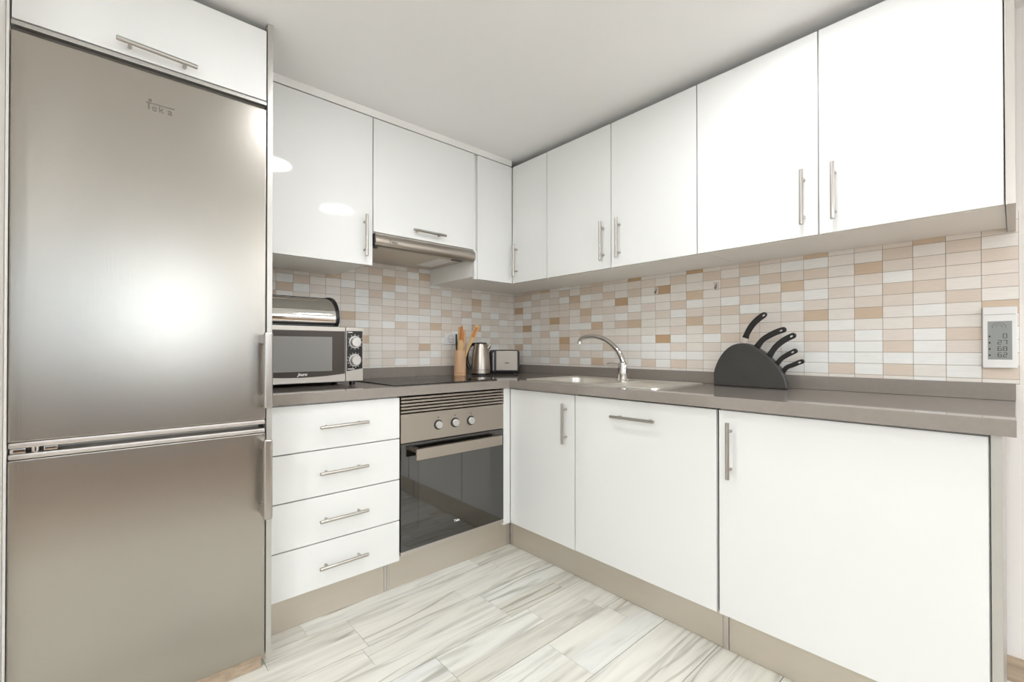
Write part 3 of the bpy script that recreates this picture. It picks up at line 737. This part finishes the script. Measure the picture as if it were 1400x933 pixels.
hp = smooth_path([KC - RT * .036 + Vector((0, 0, .188)), KC - RT * .062 + Vector((0, 0, .182)), KC - RT * .080 + Vector((0, 0, .150)), KC - RT * .086 + Vector((0, 0, .105)), KC - RT * .080 + Vector((0, 0, .065)), KC - RT * .070 + Vector((0, 0, .044)), KC - RT * .050 + Vector((0, 0, .036))], 6)
tube(bm, hp, .0135, 14, .75); obj('handle', bm, M['black'], t)
bm = nb(); sp = [(KC + RT * .036 + Vector((0, 0, .135)), .004), (KC + RT * .045 + Vector((0, 0, .165)), .012), (KC + RT * .060 + Vector((0, 0, .188)), .007)]
tube(bm, [q[0] for q in sp], [q[1] for q in sp], 14); obj('spout', bm, M['steel'], t)

TA = -math.radians(41.9)
TCN = Vector((-.196, -.134, ZCT))
t = thing('toaster', 'black toaster with steel front panel in the corner', 'toaster', TCN, TA)
M['toaster_steel'] = mat('toaster_steel', (158, 149, 139), .42, .9)
TM4 = WORLD[t.name]
def tb(bm): bm.transform(TM4); return bm
hw, hd, hh = .096, .058, .150
obj('shell', tb(B(-hw, hw, -hd, hd, .005, hh + .003, .016)), M['black'], t)
obj('front_panel', tb(B(-hw + .045, hw - .014, -hd - .0025, -hd + .004, .024, hh - .003, .0016)), M['toaster_steel'], t)
bm = nb(); cyl(bm, (-hw + .026, -hd - .001, .022), (-hw + .026, -hd - .001, hh - .014), .0048, n=14); obj('corner_highlight', tb(bm), M['handle'], t)  # bright strip modelled in place of the highlight on the rounded black corner
bm = nb(); 
for yy in (-.022, .022): box(bm, -.062, .062, yy - .011, yy + .011, hh - .001, hh + .0036)
obj('bread_slot', tb(bm), M['dark_gap'], t)
obj('lever', tb(B(-hw - .012, -hw + .004, -.012, .012, .105, .115, .003)), M['black'], t)
for sx in (-1, 1):
    for sy in (-1, 1):
        bm = nb(); cyl(bm, (sx * .07, sy * .038, .0005), (sx * .07, sy * .038, .007), .01, n=14); obj('foot', tb(bm), M['black'], t)
bm = nb(); box(bm, .003, .030, -hd - .0031, -hd - .002, .068, .0725, .001); obj('badge', tb(bm), M['dark_gap'], t)

# ---------------------------------------------------------------- knife block with five knives
bl = [(-1.4514, .871), (-1.4500, .9200), (-1.4575, .9540), (-1.4752, .9921), (-1.4970, 1.0222), (-1.5291, 1.0465), (-1.5690, 1.0552), (-1.6067, 1.0467), (-1.6379, 1.0278), (-1.6683, 1.0033), (-1.6979, .9713), (-1.7197, .9398), (-1.7334, .9046), (-1.7385, .871)]
sm = smooth_path([(0, a, b) for a, b in bl], 4); pts = [(q.y, q.z) for q in sm]
t = thing('knife_block', 'black half-round knife block on the worktop right of the sink', 'knife block', (-.08, -1.6, ZCT))
bm = nb(); prism(bm, pts, lambda a, b, s: (s, a, b), -.124, -.084, .006, 3); obj('block', bm, M['black_soft'], t)
def knife(label, c, w0, w1, hole, tail, dx):
    c = [(a - .006, b) for a, b in c]; hole = (hole[0] - .006, hole[1]); dx = -.022
    P = smooth_path([(0, a, b) for a, b in c], 4); n = len(P); Lp = []; Rp = []
    for i, p in enumerate(P):
        d = (P[min(i + 1, n - 1)] - P[max(i - 1, 0)]).normalized(); s = Vector((0, -d.z, d.y)); u = i / (n - 1)
        wv = (w0 * 1.25 * (1 - u / .16) + w0 * (u / .16)) if u < .16 else w0 + (w1 - w0) * math.sin(min(1, (u - .16) / .6) * PI / 2)
        if u > .86: wv *= math.sqrt(max(0, 1 - ((u - .86) / .145) ** 2))
        wv = max(wv, .0012)
        Lp.append((p.y + s.y * wv, p.z + s.z * wv)); Rp.append((p.y - s.y * wv, p.z - s.z * wv))
    h = [(hole[0] + .0036 * math.cos(q), hole[1] + .0026 * math.sin(q)) for q in [2 * PI * j / 12 for j in range(12)]]
    d = (P[-1] - P[-6]).normalized(); an = math.atan2(d.z, d.y)
    h = [(hole[0] + .0062 * math.cos(q) * math.cos(an) - .0038 * math.sin(q) * math.sin(an), hole[1] + .0062 * math.cos(q) * math.sin(an) + .0038 * math.sin(q) * math.cos(an)) for q in [2 * PI * j / 14 for j in range(14)]]
    kt = thing('kitchen_knife', label, 'knife', (-.082 + dx, c[0][0], c[0][1]), 0, 'knives in the knife block')
    bm = nb(); prism(bm, Lp + Rp[::-1], lambda a, b, s: (s, a, b), -.0885 + dx, -.0755 + dx, .0035, 3, hole=h); obj('handle', bm, M['black'], kt)
    d0 = (P[0] - P[2]).normalized(); s = Vector((0, -d0.z, d0.y)); a = P[0] - d0 * .004; b = P[0] + d0 * tail
    bw = w0 * 1.15
    q = [(a.y + s.y * bw, a.z + s.z * bw), (a.y - s.y * bw, a.z - s.z * bw), (b.y - s.y * bw, b.z - s.z * bw), (b.y + s.y * bw * .2, b.z + s.z * bw * .2)]
    bm = nb(); prism(bm, q, lambda a, b, s: (s, a, b), -.083 + dx, -.081 + dx); obj('blade', bm, M['chrome'], kt)
knife('largest black-handled knife, pulled up so its blade shows above the block', [(-1.5706, 1.0761), (-1.5801, 1.101), (-1.5984, 1.1305), (-1.6224, 1.1551), (-1.6527, 1.1766)], .0105, .0118, (-1.6420, 1.1675), .05, 0)
knife('black-handled knife second from the top of the knife block', [(-1.6141, 1.0355), (-1.6378, 1.0678), (-1.6687, 1.0882), (-1.6988, 1.1019), (-1.7246, 1.1094)], .0105, .0115, (-1.7055, 1.1035), .03, 0)
knife('black-handled knife in the middle of the five in the block', [(-1.6602, .9987), (-1.6837, 1.0361), (-1.7098, 1.0607), (-1.7353, 1.0766), (-1.7575, 1.0874)], .0105, .0115, (-1.7420, 1.0800), .03, 0)
knife('black-handled small knife second from the bottom of the block', [(-1.6871, .9655), (-1.7058, .991), (-1.7278, 1.0076), (-1.7459, 1.0179), (-1.7619, 1.0272)], .0085, .0096, (-1.7465, 1.0183), .025, 0)
knife('smallest black-handled knife, lowest in the block', [(-1.7073, .9335), (-1.724, .9567), (-1.7457, .9674), (-1.7669, .978), (-1.7861, .9852)], .0080, .0090, (-1.7700, .9790), .022, 0)

# ---------------------------------------------------------------- on the walls
t = thing('weather_station', 'white wall display showing 0, 27, 68 and 62 at the right end of the tiles', 'display', (-.012, -2.302, .971))
obj('case', B(-.0235, -.0036, -2.3385, -2.2635, .971, 1.164, .004), M['plastic_white'], t)
sc = obj('screen', B(-.0243, -.0225, -2.3275, -2.2755, .998, 1.118, .0003), M['lcd'], t)
SEG = {'0': 'abcdef', '2': 'abged', '6': 'afedcg', '7': 'abc', '8': 'abcdefg'}
def seven(bm, ch, y, z, wd, ht):
    th = .0014; x0, x1 = -.0247, -.0242
    for s_ in SEG[ch]:
        if s_ in 'agd':
            zz = z + {'a': ht / 2, 'g': 0, 'd': -ht / 2}[s_]; box(bm, x0, x1, y - wd / 2, y + wd / 2, zz - th / 2, zz + th / 2)
        else:
            yy = y + (wd / 2 if s_ in 'ef' else -wd / 2); za, zb = (z, z + ht / 2) if s_ in 'bf' else (z - ht / 2, z)
            box(bm, x0, x1, yy - th / 2, yy + th / 2, za, zb)
for s_, z in (('0', 1.072), ('27', 1.052), ('68', 1.032), ('62', 1.0125)):
    for i, ch in enumerate(s_[::-1]):
        bm = nb(); seven(bm, ch, -2.3125 + i * .0115, z, .0075, .0125); obj('digit', bm, M['lcd_dark'], sc)
for z in (1.070, 1.050, 1.030, 1.011):
    bm = nb(); cyl(bm, (-.0242, -2.2795, z), (-.0247, -2.2795, z), .0022, n=12); box(bm, -.0247, -.0242, -2.2807, -2.2783, z, z + .0035); obj('icon', bm, M['lcd_dark'], sc)
bm = nb()
for r in (.0115, .0055):
    pth = [(-.0244, -2.3 + r * 1.25 * math.cos(q), 1.101 + r * math.sin(q)) for q in [math.radians(-20 + 220 * j / 20) for j in range(21)]]
    tube(bm, pth, .0008, 6)
obj('dial_icon', bm, M['lcd_mid'], sc)
bm = nb(); box(bm, -.0241, -.0234, -2.335, -2.267, 1.1385, 1.1395); obj('seam_line', bm, M['lcd_mid'], t)
t = thing('wall_socket', 'square white wall socket on the tiles behind the utensil holder', 'socket', (-.527, -.008, 1.057))
obj('plate', B(-.5735, -.4805, -.0125, -.0034, 1.0565, 1.1250, .003), M['plastic_white'], t)
bm = nb(); cyl(bm, (-.527, -.0128, 1.0908), (-.527, -.0095, 1.0908), .0235, n=32); obj('recess', bm, M['lcd'], t)
bm = nb(); cyl(bm, (-.527, -.0132, 1.0908), (-.527, -.0105, 1.0908), .0215, n=32); obj('insert', bm, M['print_white'], t)
for dx in (-.0095, .0095):
    bm = nb(); cyl(bm, (-.527 + dx, -.0135, 1.0908), (-.527 + dx, -.012, 1.0908), .0026, n=12); obj('pin_hole', bm, M['dark_gap'], t)
for y, z, lab in ((-1.1045, 1.329, 'small adhesive wall hook on a tan tile above the tap'), (-1.4115, 1.321, 'small adhesive wall hook above the left of the knife block')):
    t = thing('wall_hook', lab, 'hook', (-.005, y, z - .02), 0, 'adhesive wall hooks')
    obj('plate', B(-.0062, -.0034, y - .0115, y + .0115, z - .019, z + .019, .0012), M['hook_clear'], t)
    bm = nb(); tube(bm, smooth_path([(-.006, y, z + .010), (-.009, y, z - .004), (-.013, y, z - .012), (-.019, y, z - .011), (-.021, y, z - .004)], 5), .0022, 10); obj('hook', bm, M['hook_steel'], t)

# ---------------------------------------------------------------- round ceiling lights, the hall ones added as fill
for x, y, lab in ((-.83, -1.95, 'round white ceiling panel light nearest the right-hand cabinets'), (-1.43, -1.36, 'round white ceiling panel light in front of the oven'),
                  (-3.2, -2.5, 'added round ceiling fill light behind the viewer, left of the fridge'), (-3.2, -3.7, 'added round ceiling fill light by the side window'), (-.40, -4.30, 'added round ceiling fill light in the far hall corner')):
    t = thing('ceiling_light', lab, 'ceiling light', (x, y, ZC - .02), 0, 'round ceiling panel lights')
    bm = nb(); lathe(bm, (x, y, ZC), [(.112, -.0005), (.124, -.0005), (.122, -.012), (.112, -.014)], 40, close=False); bm.faces.ensure_lookup_table()
    obj('rim', bm, M['plastic_white'], t)
    bm = nb(); cyl(bm, (x, y, ZC - .0008), (x, y, ZC - .0125), .112, n=40); obj('diffuser', bm, M['lamp'] if y > -2.2 else M['hall_fill'], t)
